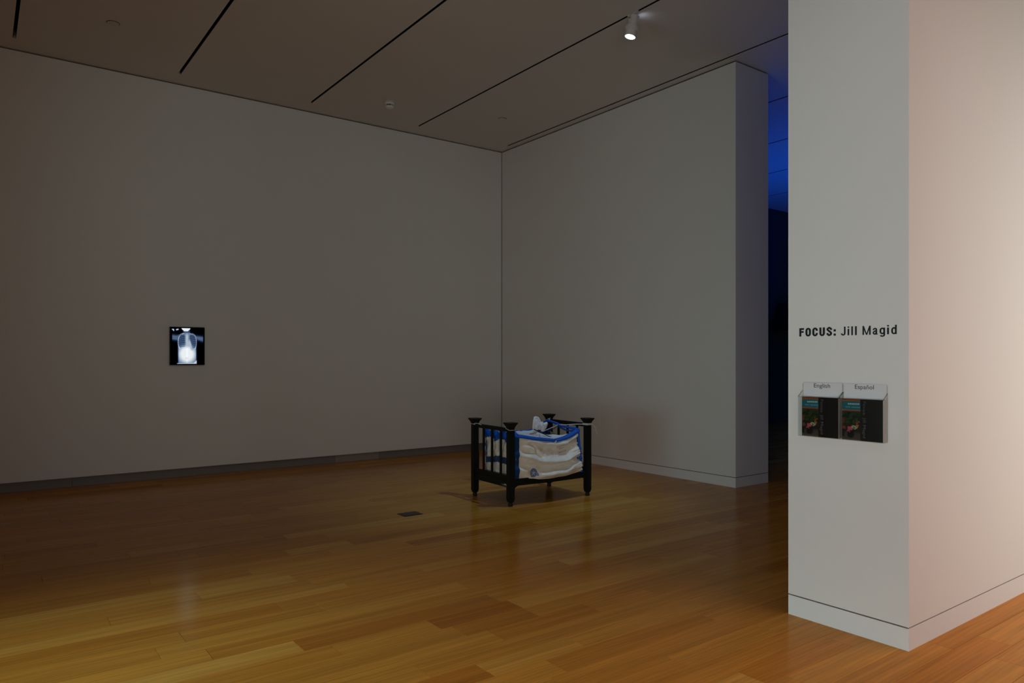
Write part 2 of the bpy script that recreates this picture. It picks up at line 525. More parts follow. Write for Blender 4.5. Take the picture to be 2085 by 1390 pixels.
# ------------------------------------------------------------------ X-ray light box on the back wall
def smooth(a, b, x):
    t = np.clip((x - a) / (b - a), 0, 1)
    return t * t * (3 - 2 * t)
def seg(X, Y, x0, y0, x1, y1, w):
    dx, dy = x1 - x0, y1 - y0
    t = np.clip(((X - x0) * dx + (Y - y0) * dy) / (dx*dx + dy*dy), 0, 1)
    return np.exp(-(((X - x0 - t*dx) ** 2 + (Y - y0 - t*dy) ** 2) / (w*w)))
def ell(X, Y, cx, cy, rx, ry, soft=0.15):
    r = np.sqrt(((X - cx) / rx) ** 2 + ((Y - cy) / ry) ** 2)
    return 1 - smooth(1 - soft, 1 + soft, r)
def xray(X, Y):
    """chest film: X right, Y down, both 0..1; returns sRGB-like grey level 0..1"""
    cl = np.interp(Y, [0.0, 0.12, 0.18, 0.25, 0.33, 0.40, 0.55, 0.9, 1.0], [0.42, 0.40, 0.33, 0.22, 0.20, 0.205, 0.215, 0.22, 0.22])
    cr = np.interp(Y, [0.0, 0.12, 0.18, 0.25, 0.33, 0.40, 0.55, 0.9, 1.0], [0.53, 0.56, 0.63, 0.74, 0.78, 0.775, 0.765, 0.77, 0.77])
    body = smooth(-0.02, 0.035, X - cl) * smooth(-0.02, 0.035, cr - X)
    body *= smooth(0.08, 0.17, Y) * (1 - smooth(0.945, 0.96, Y))
    g = 0.50 * body
    # arms
    for (x0, y0, x1, y1) in ((0.055, 0.245, 0.26, 0.27), (0.955, 0.285, 0.74, 0.265), (0.06, 0.29, 0.22, 0.31), (0.94, 0.33, 0.80, 0.29)):
        g = np.maximum(g, 0.44 * seg(X, Y, x0, y0, x1, y1, 0.055) * smooth(0.045, 0.065, X) * (1 - smooth(0.955, 0.97, X)))
    # lungs
    mid = 0.485
    L = ell(X, Y, 0.355, 0.395, 0.115, 0.215) * (1 - smooth(0.50, 0.54, Y - 0.12 * np.abs(X - 0.40))) * (1 - smooth(0.415, 0.44, X))
    R = ell(X, Y, 0.635, 0.395, 0.115, 0.225) * (1 - smooth(0.53, 0.57, Y - 0.10 * np.abs(X - 0.62))) * smooth(0.0, 0.03, X - 0.545 - 0.36 * np.clip(Y - 0.30, 0, 1))
    lung = np.clip(L + R, 0, 1)
    g = g * (1 - lung) + lung * 0.27
    rib = 0.5 + 0.5 * np.cos((Y * 30 - np.abs(X - mid) * 5.0) * 2 * math.pi / 1.55)
    g += lung * 0.14 * rib ** 3
    # outer rib line
    for sx, x0 in ((-1, 0.355), (1, 0.635)):
        r = np.sqrt(((X - x0) / 0.128) ** 2 + ((Y - 0.40) / 0.235) ** 2)
        g += 0.32 * np.exp(-((r - 1) / 0.07) ** 2) * ((X - x0) * sx > -0.02) * (Y < 0.57)
    # spine, heart, abdomen
    sp = 0.28 * np.exp(-((X - 0.485) / 0.05) ** 2) * smooth(0.10, 0.24, Y)
    ht = 0.26 * ell(X, Y, 0.545, 0.46, 0.085, 0.13, 0.6) * (1 - 0.7 * lung)
    ab = 0.47 * ell(X, Y, 0.485, 0.715, 0.25, 0.235, 0.45)
    g += body * np.maximum(np.maximum(sp, ht), ab)
    g += body * 0.05 * np.exp(-((X - 0.485) / 0.03) ** 2) * (Y > 0.55)
    g -= body * 0.13 * ell(X, Y, 0.63, 0.575, 0.05, 0.045, 0.6)
    g -= body * 0.08 * ell(X, Y, 0.48, 0.83, 0.045, 0.03, 0.8)
    # clavicles
    g += 0.22 * seg(X, Y, 0.22, 0.215, 0.40, 0.17, 0.012) + 0.22 * seg(X, Y, 0.57, 0.17, 0.73, 0.215, 0.012)
    # chin and jaw
    jw = np.interp(Y, [0.02, 0.05, 0.08, 0.115], [0.135, 0.12, 0.085, 0.045])
    g = np.maximum(g, 0.97 * smooth(-0.012, 0.012, jw - np.abs(X - 0.455)) * smooth(0.018, 0.03, Y) * (1 - smooth(0.095, 0.125, Y)))
    g = np.maximum(g, 0.35 * smooth(-0.03, 0.03, 0.10 - np.abs(X - 0.47)) * (1 - smooth(0.12, 0.2, Y)) * smooth(0.05, 0.1, Y))
    # film edge at the bottom
    g = np.maximum(g, 0.80 * smooth(-0.006, 0.006, 0.975 - Y) * smooth(-0.008, 0.008, Y - 0.955 + 0.02 * (X - 0.2)) * smooth(0.17, 0.22, X) * (1 - smooth(0.76, 0.775, X)))
    g = np.maximum(g, 0.85 * smooth(0.0, 0.012, Y - (0.955 - 0.75 * (X - 0.66))) * (X > 0.66) * (1 - smooth(0.765, 0.775, X)) * (Y < 0.965))
    # lead markers
    g = np.maximum(g, 0.95 * np.clip(seg(X, Y, 0.065, 0.06, 0.095, 0.065, 0.016) + seg(X, Y, 0.09, 0.07, 0.10, 0.095, 0.012), 0, 1))
    g = np.maximum(g, 0.97 * seg(X, Y, 0.18, 0.068, 0.225, 0.056, 0.018))
    m = (X > 0.035) & (X < 0.965) & (Y > 0.015) & (Y < 0.985)
    return np.clip(g, 0.0, 1) * m
def attr_emission(name, strength):
    m = bpy.data.materials.new(name); m.use_nodes = True
    nt = m.node_tree; nt.nodes.clear()
    a = nt.nodes.new('ShaderNodeAttribute'); a.attribute_name = 'paint'
    e = nt.nodes.new('ShaderNodeEmission'); o = nt.nodes.new('ShaderNodeOutputMaterial')
    e.inputs[1].default_value = strength
    nt.links.new(a.outputs['Color'], e.inputs[0]); nt.links.new(e.outputs[0], o.inputs[0])
    return m
def s2l(c):
    c = np.asarray(c, dtype=float)
    return np.where(c <= 0.04045, c / 12.92, ((c + 0.055) / 1.055) ** 2.4)

LBW, LBH = 0.410, 0.480
t = thing('light_box', 'black light box glowing with a chest X-ray, hung on the long back wall', 'light box', (2.141, YA, 1.656))
mb = MB()
mb.box((-LBW/2, -0.036, -LBH/2), (LBW/2, -0.001, LBH/2))
mb.build('box', mat('light_box_black', (0.004, 0.004, 0.005), 0.45), t, bevel=0.002)
nu, nv = 150, 176
U, V = np.meshgrid(np.linspace(0, 1, nu), np.linspace(0, 1, nv), indexing='ij')
g = xray(U, V)
tint = np.stack([g ** 1.32, g ** 1.10, g ** 0.80], -1) * np.array([0.95, 0.97, 0.97])
P = np.stack([(U - 0.5) * (LBW - 0.008), np.full_like(U, -0.0368), (0.5 - V) * (LBH - 0.008)], -1)
scr = grid_mesh('xray_film', P, attr_emission('xray_glow', 1.0), t, colors=s2l(np.clip(tint, 0, 1)))

# ------------------------------------------------------------------ vinyl lettering on the near wall
M_vinyl = mat('black_vinyl', (0.006, 0.008, 0.013), 0.5, spec=0.3)
def arc(cx, cy, rx, ry, a0, a1, n=14):
    return [(cx + rx * math.cos(math.radians(a0 + (a1 - a0) * i / n)), cy + ry * math.sin(math.radians(a0 + (a1 - a0) * i / n))) for i in range(n + 1)]
def ribbon(path, w, hy=1.0, closed=False):
    """constant-width band along a 2D path -> (verts, faces)"""
    n = len(path); vs = []; fs = []
    for i in range(n):
        a = path[(i - 1) % n] if (closed or i > 0) else path[i]
        b = path[(i + 1) % n] if (closed or i < n - 1) else path[i]
        tx, ty = b[0] - a[0], b[1] - a[1]
        l = math.hypot(tx, ty) or 1
        nx, ny = -ty / l, tx / l
        vs += [(path[i][0] + nx * w / 2, path[i][1] + ny * w / 2 * hy), (path[i][0] - nx * w / 2, path[i][1] - ny * w / 2 * hy)]
    for i in range(n if closed else n - 1):
        j = (i + 1) % n
        fs.append((2*i, 2*i + 1, 2*j + 1, 2*j))
    return vs, fs
def rect(x0, y0, x1, y1):
    return [(x0, y0), (x1, y0), (x1, y1), (x0, y1)], [(0, 1, 2, 3)]
def spline(pts, n=6):
    out = []
    for i in range(len(pts) - 1):
        p0 = pts[max(i-1, 0)]; p1 = pts[i]; p2 = pts[i+1]; p3 = pts[min(i+2, len(pts)-1)]
        for k in range(n):
            u = k / n
            out.append(tuple(0.5 * (2*p1[c] + (p2[c]-p0[c])*u + (2*p0[c]-5*p1[c]+4*p2[c]-p3[c])*u*u + (3*p1[c]-p0[c]-3*p2[c]+p3[c])*u**3) for c in (0, 1)))
    out.append(pts[-1])
    return out
def ring(W, w, y0, y1, hy):
    rx = (W - w) / 2; ry = min((y1 - y0 - w*hy) / 2, rx * 1.15)
    cx = W / 2; yb = y0 + w*hy/2 + ry; yt = y1 - w*hy/2 - ry
    return arc(cx, yt, rx, ry, 0, 180) + arc(cx, yb, rx, ry, 180, 360)
def glyph(c, W, bold):
    w = 0.265 if bold else 0.19
    hy = 0.78 if bold else 0.82
    x0, x1, m = w / 2, W - w / 2, W / 2
    h = w * hy
    if c == 'F':
        return [rect(0, 0, w, 1), rect(w, 1 - h*1.05, W, 1), rect(w, 0.44, W * 0.93, 0.44 + h)]
    if c == 'O':
        return [ribbon(ring(W, w, -0.015, 1.015, hy), w, hy, True)]
    if c == 'C':
        rx = (W - w) / 2; ry = rx * 1.15
        yt = 1.015 - h/2 - ry; yb = -0.015 + h/2 + ry
        return [ribbon([(x1, 0.63)] + arc(m, yt, rx, ry, 0, 180) + arc(m, yb, rx, ry, 180, 360) + [(x1, 0.38)], w, hy)]
    if c == 'U':
        rx = (W - w) / 2; ry = rx * 1.15; yb = -0.015 + h/2 + ry
        return [ribbon([(x0, 1)] + arc(m, yb, rx, ry, 180, 360) + [(x1, 1)], w, hy)]
    if c == 'S':
        return [ribbon(spline([(x1, 0.68), (x1 - 0.005, 0.80), (m, 0.93), (x0 + 0.005, 0.81), (x0 + 0.02, 0.68), (m, 0.53), (x1 - 0.02, 0.38), (x1 - 0.005, 0.20), (m, 0.07), (x0 + 0.005, 0.19), (x0, 0.33)]), w * 0.97, hy)]
    if c == ':':
        return [rect(0, 0, W, 0.25), rect(0, 0.48, W, 0.73)]
    if c == 'J':
        rx = (W - w) / 2; ry = rx * 0.95; yb = -0.015 + h/2 + ry
        return [ribbon([(x1, 1), (x1, yb + 0.02)] + arc(m, yb, rx, ry, 0, -180), w, hy)]
    if c == 'l':
        return [rect(0, 0, W, 1)]
    if c == 'i':
        return [rect(0, 0, W, 0.735), rect(0, 0.845, W, 1)]
    if c == 'M':
        s = w * 0.95
        d = s * 0.82
        return [rect(0, 0, s, 1), rect(W - s, 0, W, 1),
                ([(0.0, 1), (d * 1.15, 1), (m + d*0.46, 0), (m - d*0.46, 0)], [(0, 1, 2, 3)]),
                ([(W - d*1.15, 1), (W, 1), (m + d*0.46, 0), (m - d*0.46, 0)], [(0, 1, 2, 3)])]
    if c == 'a':
        return [ribbon(spline([(x0 + 0.01, 0.50), (x0 + 0.02, 0.60), (m, 0.68), (x1 - 0.07, 0.60), (x1 - 0.06, 0.48)]), w * 0.95, hy), rect(x1 - 0.06 - w/2, 0, x1 - 0.06 + w/2, 0.50),
                ribbon(spline([(x1 - 0.06, 0.41), (m - 0.02, 0.39), (x0, 0.27), (x0, 0.16), (m - 0.06, 0.055), (x1 - 0.10, 0.14), (x1 - 0.06, 0.28)]), w * 0.9, hy),
                rect(x1 - 0.03, 0, W, 0.10)]
    if c == 'g':
        return [ribbon(ring(W - 0.01, w, 0.02, 0.75, hy), w, hy, True), rect(x1 - w/2, -0.05, x1 + w/2, 0.735),
                ribbon([(x1, 0.02), (x1, -0.06)] + arc(m, -0.06, (W - w)/2, 0.125, 0, -165), w * 0.95, hy)]
    if c == 'd':
        return [ribbon(ring(W - 0.01, w, -0.01, 0.75, hy), w, hy, True), rect(x1 - w/2, 0, x1 + w/2, 1)]
LET = [('F', 2.3543, 2.3246), ('O', 2.3159, 2.2816), ('C', 2.2736, 2.2396), ('U', 2.2308, 2.197), ('S', 2.1878, 2.1554), (':', 2.1464, 2.1331),
       ('J', 2.1044, 2.0773), ('i', 2.0661, 2.0568), ('l', 2.0452, 2.0359), ('l', 2.0244, 2.0144), ('M', 1.9836, 1.9388), ('a', 1.9286, 1.9017),
       ('g', 1.8921, 1.8629), ('i', 1.853, 1.8429), ('d', 1.8317, 1.8032)]
CAP = 0.0485
title = thing('wall_lettering', 'black vinyl exhibition title lettering on the near white wall', 'lettering', (3.83, 2.079, 1.6265))
for i, (c, ya, yb) in enumerate(LET):
    mb = MB()
    for k, (vs, fs) in enumerate(glyph(c, (ya - yb) / CAP, i < 6)):
        e = -0.0006 - 0.00003 * k
        mb.add([(e, ya - 2.079 - x * CAP, y * CAP) for x, y in vs], fs)
    mb.build('letter', M_vinyl, title)

# ------------------------------------------------------------------ printed text helper (flat meshes)
def text_mesh(body, m, parent, name, origin, right, up, width=None, height=0.02, thick=0.0, align='CENTER'):
    cu = bpy.data.curves.new('txt', 'FONT')
    cu.body = body; cu.align_x = 'LEFT'; cu.size = 1.0; cu.offset = thick; cu.resolution_u = 3
    ob = bpy.data.objects.new('txt', cu)
    COL.objects.link(ob)
    bpy.context.view_layer.update()
    me = bpy.data.meshes.new_from_object(ob.evaluated_get(bpy.context.evaluated_depsgraph_get()))
    bpy.data.objects.remove(ob)
    vs = np.array([v.co[:] for v in me.vertices])
    x0, x1 = vs[:, 0].min(), vs[:, 0].max()
    sy = height / 0.73
    sx = (width / (x1 - x0)) if width else sy
    R = Vector(right); Uv = Vector(up); O = Vector(origin)
    for v, p in zip(me.vertices, vs):
        xx = (p[0] - (x0 + x1) / 2) * sx if align == 'CENTER' else (p[0] - x0) * sx
        v.co = O + R * xx + Uv * (p[1] * sy)
    me.name = name
    me.materials.clear(); me.materials.append(m)
    o = bpy.data.objects.new(name, me)
    COL.objects.link(o); o.parent = parent
    return o

# ------------------------------------------------------------------ brochure holders, cards and brochures
def acrylic(name, rim=False):
    m = bpy.data.materials.new(name); m.use_nodes = True
    nt = m.node_tree; nt.nodes.clear()
    o = nt.nodes.new('ShaderNodeOutputMaterial')
    mx = nt.nodes.new('ShaderNodeMixShader')
    tr = nt.nodes.new('ShaderNodeBsdfTransparent'); gl = nt.nodes.new('ShaderNodeBsdfGlossy')
    lw = nt.nodes.new('ShaderNodeLayerWeight'); lw.inputs[0].default_value = 0.5
    pw = nt.nodes.new('ShaderNodeMath'); pw.operation = 'POWER'; pw.inputs[1].default_value = 5.0
    fr = nt.nodes.new('ShaderNodeMath'); fr.operation = 'MULTIPLY_ADD'; fr.inputs[1].default_value = 0.6; fr.inputs[2].default_value = 0.035
    nt.links.new(lw.outputs['Facing'], pw.inputs[0]); nt.links.new(pw.outputs[0], fr.inputs[0])
    tr.inputs[0].default_value = (0.30, 0.30, 0.29, 1) if rim else (0.965, 0.97, 0.965, 1)
    gl.inputs['Roughness'].default_value = 0.03
    nt.links.new(fr.outputs[0], mx.inputs[0]); nt.links.new(tr.outputs[0], mx.inputs[1]); nt.links.new(gl.outputs[0], mx.inputs[2])
    nt.links.new(mx.outputs[0], o.inputs[0])
    return m
M_acr = acrylic('clear_acrylic'); M_rim = acrylic('acrylic_edge', True)
M_card = speckle(mat('white_card', rough=0.7, spec=0.2), (0.70, 0.70, 0.72), (0.72, 0.72, 0.74), 30)
M_paper = mat('brochure_paper_edge', (0.62, 0.58, 0.54), 0.7)
M_ink = mat('black_ink', (0.012, 0.012, 0.014), 0.6)
M_greyink = mat('grey_ink', (0.075, 0.075, 0.08), 0.45)
def attr_mat(name, rough, spec=0.4):
    m = mat(name, rough=rough, spec=spec)
    a = N(m, 'ShaderNodeAttribute', attribute_name='paint')
    LK(m, a.outputs['Color'], BS(m).inputs['Base Color'])
    return m
M_print = attr_mat('glossy_print', 0.22, 0.4)

def cover(nu=96, nv=96):
    """front cover: shop front at left under a teal awning, black panel at right; sRGB"""
    U, V = np.meshgrid(np.linspace(0, 1, nu), np.linspace(0, 1, nv), indexing='ij')
    rng = np.random.RandomState(5)
    C = np.zeros((nu, nv, 3)); C[...] = (0.055, 0.055, 0.06)
    ph = U < 0.46
    def paint(mask, col, a=1.0):
        mm = (np.clip(mask, 0, 1) * a * ph)[..., None]
        C[...] = C * (1 - mm) + np.array(col) * mm
    paint(ph * 1.0, (0.10, 0.10, 0.09))
    paint((V < 0.035) * 1.0, (0.52, 0.24, 0.10)); paint(((V > 0.035) & (V < 0.05)) * 1.0, (0.62, 0.52, 0.36))
    paint(((V > 0.055) & (V < 0.255)) * 1.0, (0.09, 0.38, 0.43))
    paint(((V > 0.255) & (V < 0.285)) * 1.0, (0.55, 0.30, 0.16))
    # white lettering on the awning, too small to read
    for k in range(7):
        paint(ell(U, V, 0.165 + 0.042 * k, 0.118 - 0.001 * k, 0.017, 0.016, 0.5), (0.86, 0.90, 0.90), 0.9)
    for k in range(12):
        if k in (4,): continue
        paint(ell(U, V, 0.10 + 0.031 * k, 0.195, 0.014, 0.011, 0.5), (0.55, 0.70, 0.75), 0.75)
    paint(ell(U, V, 0.03, 0.07, 0.04, 0.03), (0.45, 0.30, 0.26), 0.6)
    paint(((V > 0.285) & (V < 0.40)) * 1.0, (0.17, 0.17, 0.15))
    for k in range(60):                                  # foliage
        cx, cy = rng.uniform(0.06, 0.46), rng.uniform(0.33, 0.58)
        g = rng.uniform(0.06, 0.30)
        paint(ell(U, V, cx, cy, rng.uniform(0.015, 0.05), rng.uniform(0.012, 0.04), 0.5), (g * 0.45, g, g * 0.35), 0.8)
    for k in range(14):                                  # terracotta at the left
        paint(ell(U, V, rng.uniform(0.0, 0.075), rng.uniform(0.48, 0.72), 0.03, 0.03, 0.5), (0.42, 0.22, 0.14), 0.6)
    paint(((V > 0.78)) * smooth(0.78, 0.86, V), (0.25, 0.22, 0.20))
    paint(ell(U, V, 0.22, 0.86, 0.09, 0.085, 0.3), (0.05, 0.05, 0.06))
    paint((U < 0.07) * (V > 0.74) * (V < 0.92) * 1.0, (0.05, 0.07, 0.09))
    for k in range(36):
        paint(ell(U, V, rng.normal(0.20, 0.045), rng.normal(0.705, 0.035), 0.014, 0.014, 0.5), (0.75, rng.uniform(0.2, 0.45), rng.uniform(0.3, 0.45)), 0.9)
    for k in range(20):
        paint(ell(U, V, rng.normal(0.31, 0.035), rng.normal(0.685, 0.03), 0.012, 0.013, 0.5), (0.70, 0.78, 0.62), 0.85)
    for k in range(14):
        paint(ell(U, V, rng.normal(0.40, 0.04), rng.normal(0.60, 0.04), 0.014, 0.013, 0.5), (0.80, rng.uniform(0.25, 0.6), 0.12), 0.8)
    paint(smooth(0.95, 0.99, V), (0.42, 0.36, 0.28), 0.7)
    return C
COVER = cover()
XF = 3.782                                   # front plane of the holders
def holder(y0, y1, label):
    """y0 (left, larger Y) .. y1 (right)"""
    t = thing('brochure_holder', label, 'brochure holder', (3.83, (y0 + y1) / 2, 1.0575), 0, 'clear brochure holders on the near wall')
    hw = (y0 - y1) / 2 - 0.0008
    d = 0.048; th = 0.0024; zf = 0.224; zb = 0.257
    MB().box((-th, -hw, 0), (-0.0004, hw, 0.30)).build('back_plate', M_acr, t)
    MB().box((-d, -hw, 0), (-d + th, hw, zf)).build('front_plate', M_acr, t)
    MB().box((-d + th, -hw, 0), (-th, hw, th)).build('floor_plate', M_acr, t)
    for s in (-1, 1):
        ya, yb = (hw - th, hw) if s > 0 else (-hw, -hw + th)
        MB().prism([(-d + th, th), (-th, th), (-th, zb), (-d + th, zf)], ya, yb, 'y').build('side_plate', M_acr, t)
        e = 0.0012
        MB().add([(-d, ya, zf), (-d, yb, zf), (-th, yb, zb), (-th, ya, zb), (-d, ya, zf + e), (-d, yb, zf + e), (-th, yb, zb + e), (-th, ya, zb + e)],
                 [(0,1,2,3), (4,5,6,7), (0,1,5,4), (1,2,6,5), (2,3,7,6), (3,0,4,7)]).build('polished_edge', M_rim, t)
    MB().box((-d, -hw, zf), (-d + th, hw, zf + 0.0008)).build('polished_edge', M_rim, t)
    return t
def card(y0, y1, word, label):
    t = thing('language_card', label, 'card', (3.822, (y0 + y1) / 2, 1.062), 0, 'white language cards in the holders')
    hw = (y0 - y1) / 2
    MB().box((-0.0005, -hw, 0), (0.0005, hw, 0.302)).build('sheet', M_card, t)
    text_mesh(word, M_ink, t, 'printed_word', (-0.0012, 0.002, 0.302 - 0.0285), (0, -1, 0), (0, 0, 1), 0.097 if word == 'English' else 0.102, 0.0245, thick=0.0)
    return t
HOLD = [(2.335, 2.0915, 2.311, 2.095, 2.323, 2.093), (2.0905, 1.848, 2.0743, 1.853, 2.083, 1.851)]
for i, (y0, y1, b0, b1, c0, c1) in enumerate(HOLD):
    side = ('left', 'right')[i]; lang = ('English', 'Spanish')[i]
    holder(y0, y1, ('clear acrylic brochure holder on the left, under the %s card' % 'English') if i == 0 else 'clear acrylic brochure holder on the right, under the Spanish card')
    card(c0, c1, ('English', 'Español')[i], 'white card reading %s standing behind the brochures' % ('English', 'Español')[i])
    for k in range(4):
        x = XF + 0.0045 + 0.0085 * k
        bw, bh, th = (b0 - b1), 0.2205, 0.0065
        lab = ('front brochure with shop photo and black panel in the %s holder' % lang) if k == 0 else ('%s brochure in the %s holder, only its top and side edges showing' % (('', 'second from front', 'third from front', 'rearmost')[k], lang))
        t = thing('brochure', lab, 'brochure', (x, (b0 + b1) / 2, 1.0603), 0, 'brochures in the %s holder' % lang)
        MB().box((0.0003, -bw/2, 0), (th, bw/2, bh - 0.001)).build('pages', M_paper, t)
        if k == 0:
            U, V = np.meshgrid(np.linspace(0, 1, 96), np.linspace(0, 1, 96), indexing='ij')
            P = np.stack([np.zeros_like(U), (0.5 - U) * bw, (1 - V) * bh], -1)
            grid_mesh('printed_cover', P, M_print, t, colors=s2l(COVER))
            text_mesh('Focus: Jill Magid', M_greyink, t, 'spine_title', (-0.0006, bw/2 - 0.525 * bw, bh * 0.955), (0, 0, -1), (0, -1, 0), bh * 0.88, 0.0165, align='LEFT')
        else:
            MB().box((0, -bw/2, 0), (0.0003, bw/2, bh)).build('printed_cover', M_ink, t)

# ------------------------------------------------------------------ things in the dark room
t = thing('wall_speaker', 'black box on an arm mounted high on the dark room wall', 'speaker', (14.95, YA, 2.15))
MB().box((-0.16, -0.42, 0.22), (0.26, -0.10, 0.62)).build('cabinet', M_dark, t, bevel=0.02)
MB().box((-0.30, -0.30, 0.0), (0.30, -0.06, 0.26)).build('shelf_box', M_dark, t, bevel=0.02)
MB().box((-0.05, -0.10, 0.08), (0.05, -0.001, 0.5)).build('wall_bracket', M_dark, t)
t = thing('round_platform', 'low round brown platform on the dark room floor', 'platform', (12.75, 7.45, 0.0))
M_brown = speckle(mat('brown_board', rough=0.5), (0.10, 0.05, 0.02), (0.14, 0.07, 0.03), 6)
MB().lathe([(0.50, 0.0), (0.50, 0.03)], 48).build('base', M_dark, t)
MB().lathe([(0.53, 0.03), (0.55, 0.04), (0.54, 0.06)], 48).build('top', M_brown, t, smooth=True)

# ------------------------------------------------------------------ crib frame
CRX, CRY, CRR = 4.875, 6.197, math.radians(-2.2)
DX, DY = 0.51, 0.345                          # half distances between the post centres
def crib_thing(name, label, cat, group=None):
    return thing(name, label, cat, (CRX, CRY, 0), CRR, group)
M_crib = speckle(mat('black_green_paint', rough=0.5, spec=0.22), (0.0045, 0.0065, 0.005), (0.008, 0.0105, 0.0085), 14, 0.25, 0.002)
M_chip = mat('bare_chipped_primer', (0.72, 0.74, 0.72), 0.8)
M_foot = mat('caster_black', (0.006, 0.006, 0.006), 0.8)
crib = crib_thing('crib', 'small black painted wooden crib frame with slatted ends and flared post caps', 'crib')
def add_post(sx, sy):
    cx, cy = sx * DX, sy * DY
    h = 0.032
    mb = MB().box((cx - h, cy - h, 0.075), (cx + h, cy + h, 0.795))
    p = mb.build('post', M_crib, crib, bevel=0.003)
    # tapered toe and caster
    mb = MB()
    a, b = 0.032, 0.023
    mb.add([(cx-b, cy-b, 0.04), (cx+b, cy-b, 0.04), (cx+b, cy+b, 0.04), (cx-b, cy+b, 0.04), (cx-a, cy-a, 0.077), (cx+a, cy-a, 0.077), (cx+a, cy+a, 0.077), (cx-a, cy+a, 0.077)],
           [(3,2,1,0), (4,5,6,7), (0,1,5,4), (1,2,6,5), (2,3,7,6), (3,0,4,7)])
    mb.build('toe', M_crib, p)
    MB().lathe([(0.020, 0.0), (0.024, 0.004), (0.025, 0.016), (0.022, 0.030), (0.021, 0.046)], 20, Matrix.Translation((cx, cy, 0))).build('caster', M_foot, p, smooth=True)
    # flared cap
    mb = MB()
    lev = [(0.0325, 0.794), (0.0335, 0.800), (0.038, 0.812), (0.047, 0.828), (0.0555, 0.8405), (0.0555, 0.846), (0.053, 0.850)]
    vs = []; fs = []
    for r, z in lev:
        vs += [(cx-r, cy-r, z), (cx+r, cy-r, z), (cx+r, cy+r, z), (cx-r, cy+r, z)]
    for i in range(len(lev) - 1):
        for k in range(4):
            k2 = (k + 1) % 4
            fs.append((4*i + k, 4*i + k2, 4*i + 4 + k2, 4*i + 4 + k))
    fs += [(3, 2, 1, 0), tuple(4*(len(lev)-1) + k for k in range(4))]
    mb.add(vs, fs).build('post_cap', M_crib, p, bevel=0.001, seg=1)
for sx in (-1, 1):
    for sy in (-1, 1):
        add_post(sx, sy)
yi = DY - 0.031
for sx in (-1, 1):
    x = sx * DX
    MB().box((x - 0.016, -yi, 0.752), (x + 0.016, yi, 0.792)).build('top_rail', M_crib, crib, bevel=0.003)
    MB().box((x - 0.014, -yi, 0.258), (x + 0.014, yi, 0.305)).build('bottom_rail', M_crib, crib, bevel=0.003)
    # apron with curved brackets running down to the posts
    pts = [(-yi, 0.258), (-yi, 0.150)]
    pts += [(-yi + 0.048 * (1 - math.cos(a)), 0.150 + 0.038 * math.sin(a)) for a in [i * math.pi / 12 for i in range(1, 7)]]
    pts += [(yi - 0.048 * (1 - math.cos(a)), 0.150 + 0.038 * math.sin(a)) for a in [i * math.pi / 12 for i in range(6, 0, -1)]]
    pts += [(yi, 0.150), (yi, 0.258)]
    MB().prism(pts, x - 0.011 + sx * 0.006, x + 0.011 + sx * 0.006, 'x').build('apron', M_crib, crib)
    for v in (0.165, 0.0, -0.168):
        MB().box((x - 0.007, v - 0.016, 0.300), (x + 0.007, v + 0.016, 0.757)).build('slat', M_crib, crib, bevel=0.002)
xi = DX - 0.031
for sy in (-1, 1):
    y = sy * DY
    pts = [(-xi, 0.272), (-xi, 0.135)]
    pts += [(-xi + 0.07 * (1 - math.cos(a)), 0.135 + 0.068 * math.sin(a)) for a in [i * math.pi / 14 for i in range(1, 8)]]
    pts += [(0.0, 0.197)]
    pts += [(xi - 0.05 * (1 - math.cos(a)), 0.150 + 0.053 * math.sin(a)) for a in [i * math.pi / 14 for i in range(7, 0, -1)]]
    pts += [(xi, 0.150), (xi, 0.272)]
    MB().prism(pts, y - 0.012, y + 0.012, 'y').build('side_rail', M_crib, crib)
    for sx in (-1, 1):
        xa, xb = (xi - 0.016, xi) if sx > 0 else (-xi, -xi + 0.016)
        MB().box((xa, y - 0.014, 0.272), (xb, y + 0.014, 0.485)).build('rail_guide', M_crib, crib, bevel=0.002)
# base board under the bag
MB().box((-xi - 0.01, -0.318, 0.222), (xi + 0.01, 0.318, 0.234)).build('base_board', M_crib, crib)
# chipped paint near the front post, on the apron of the left end
rng = random.Random(11)
mb = MB()
xa = -DX - 0.0176
for (v, z, a, b) in ((-0.295, 0.205, 0.007, 0.013), (-0.280, 0.213, 0.008, 0.008), (-0.268, 0.206, 0.004, 0.010), (-0.255, 0.212, 0.010, 0.004), (-0.245, 0.203, 0.003, 0.008), (-0.228, 0.206, 0.004, 0.006), (-0.210, 0.212, 0.003, 0.005), (-0.300, 0.190, 0.003, 0.008)):
    n = 7
    ring_ = [(xa, v + a * rng.uniform(0.6, 1.2) * math.cos(2*math.pi*k/n), z + b * rng.uniform(0.6, 1.2) * math.sin(2*math.pi*k/n)) for k in range(n)]
    mb.add(ring_, [tuple(range(n))])
mb.build('paint_chips', M_chip, crib)

# ------------------------------------------------------------------ padded bag tied between the posts
O = Vector((-DX, -DY, 0))                     # bag coordinates run from the front left post
BLUE = np.array((0.006, 0.085, 0.42)); BLUE_D = np.array((0.004, 0.055, 0.19))
WHITE = np.array((0.88, 0.84, 0.73)); 
def fabric(name, blue=False):
    m = attr_mat(name, 0.65, 0.25)
    BS(m).inputs['Sheen Weight'].default_value = 0.15
    tc = N(m, 'ShaderNodeTexCoord')
    n1 = N(m, 'ShaderNodeTexNoise'); n1.inputs['Scale'].default_value = 38; n1.inputs['Detail'].default_value = 6
    LK(m, tc.outputs['Object'], n1.inputs['Vector'])
    bp = N(m, 'ShaderNodeBump'); bp.inputs['Strength'].default_value = 0.5; bp.inputs['Distance'].default_value = 0.004
    LK(m, n1.outputs['Fac'], bp.inputs['Height']); LK(m, bp.outputs[0], BS(m).inputs['Normal'])
    return m
M_fab = fabric('woven_white_fabric')
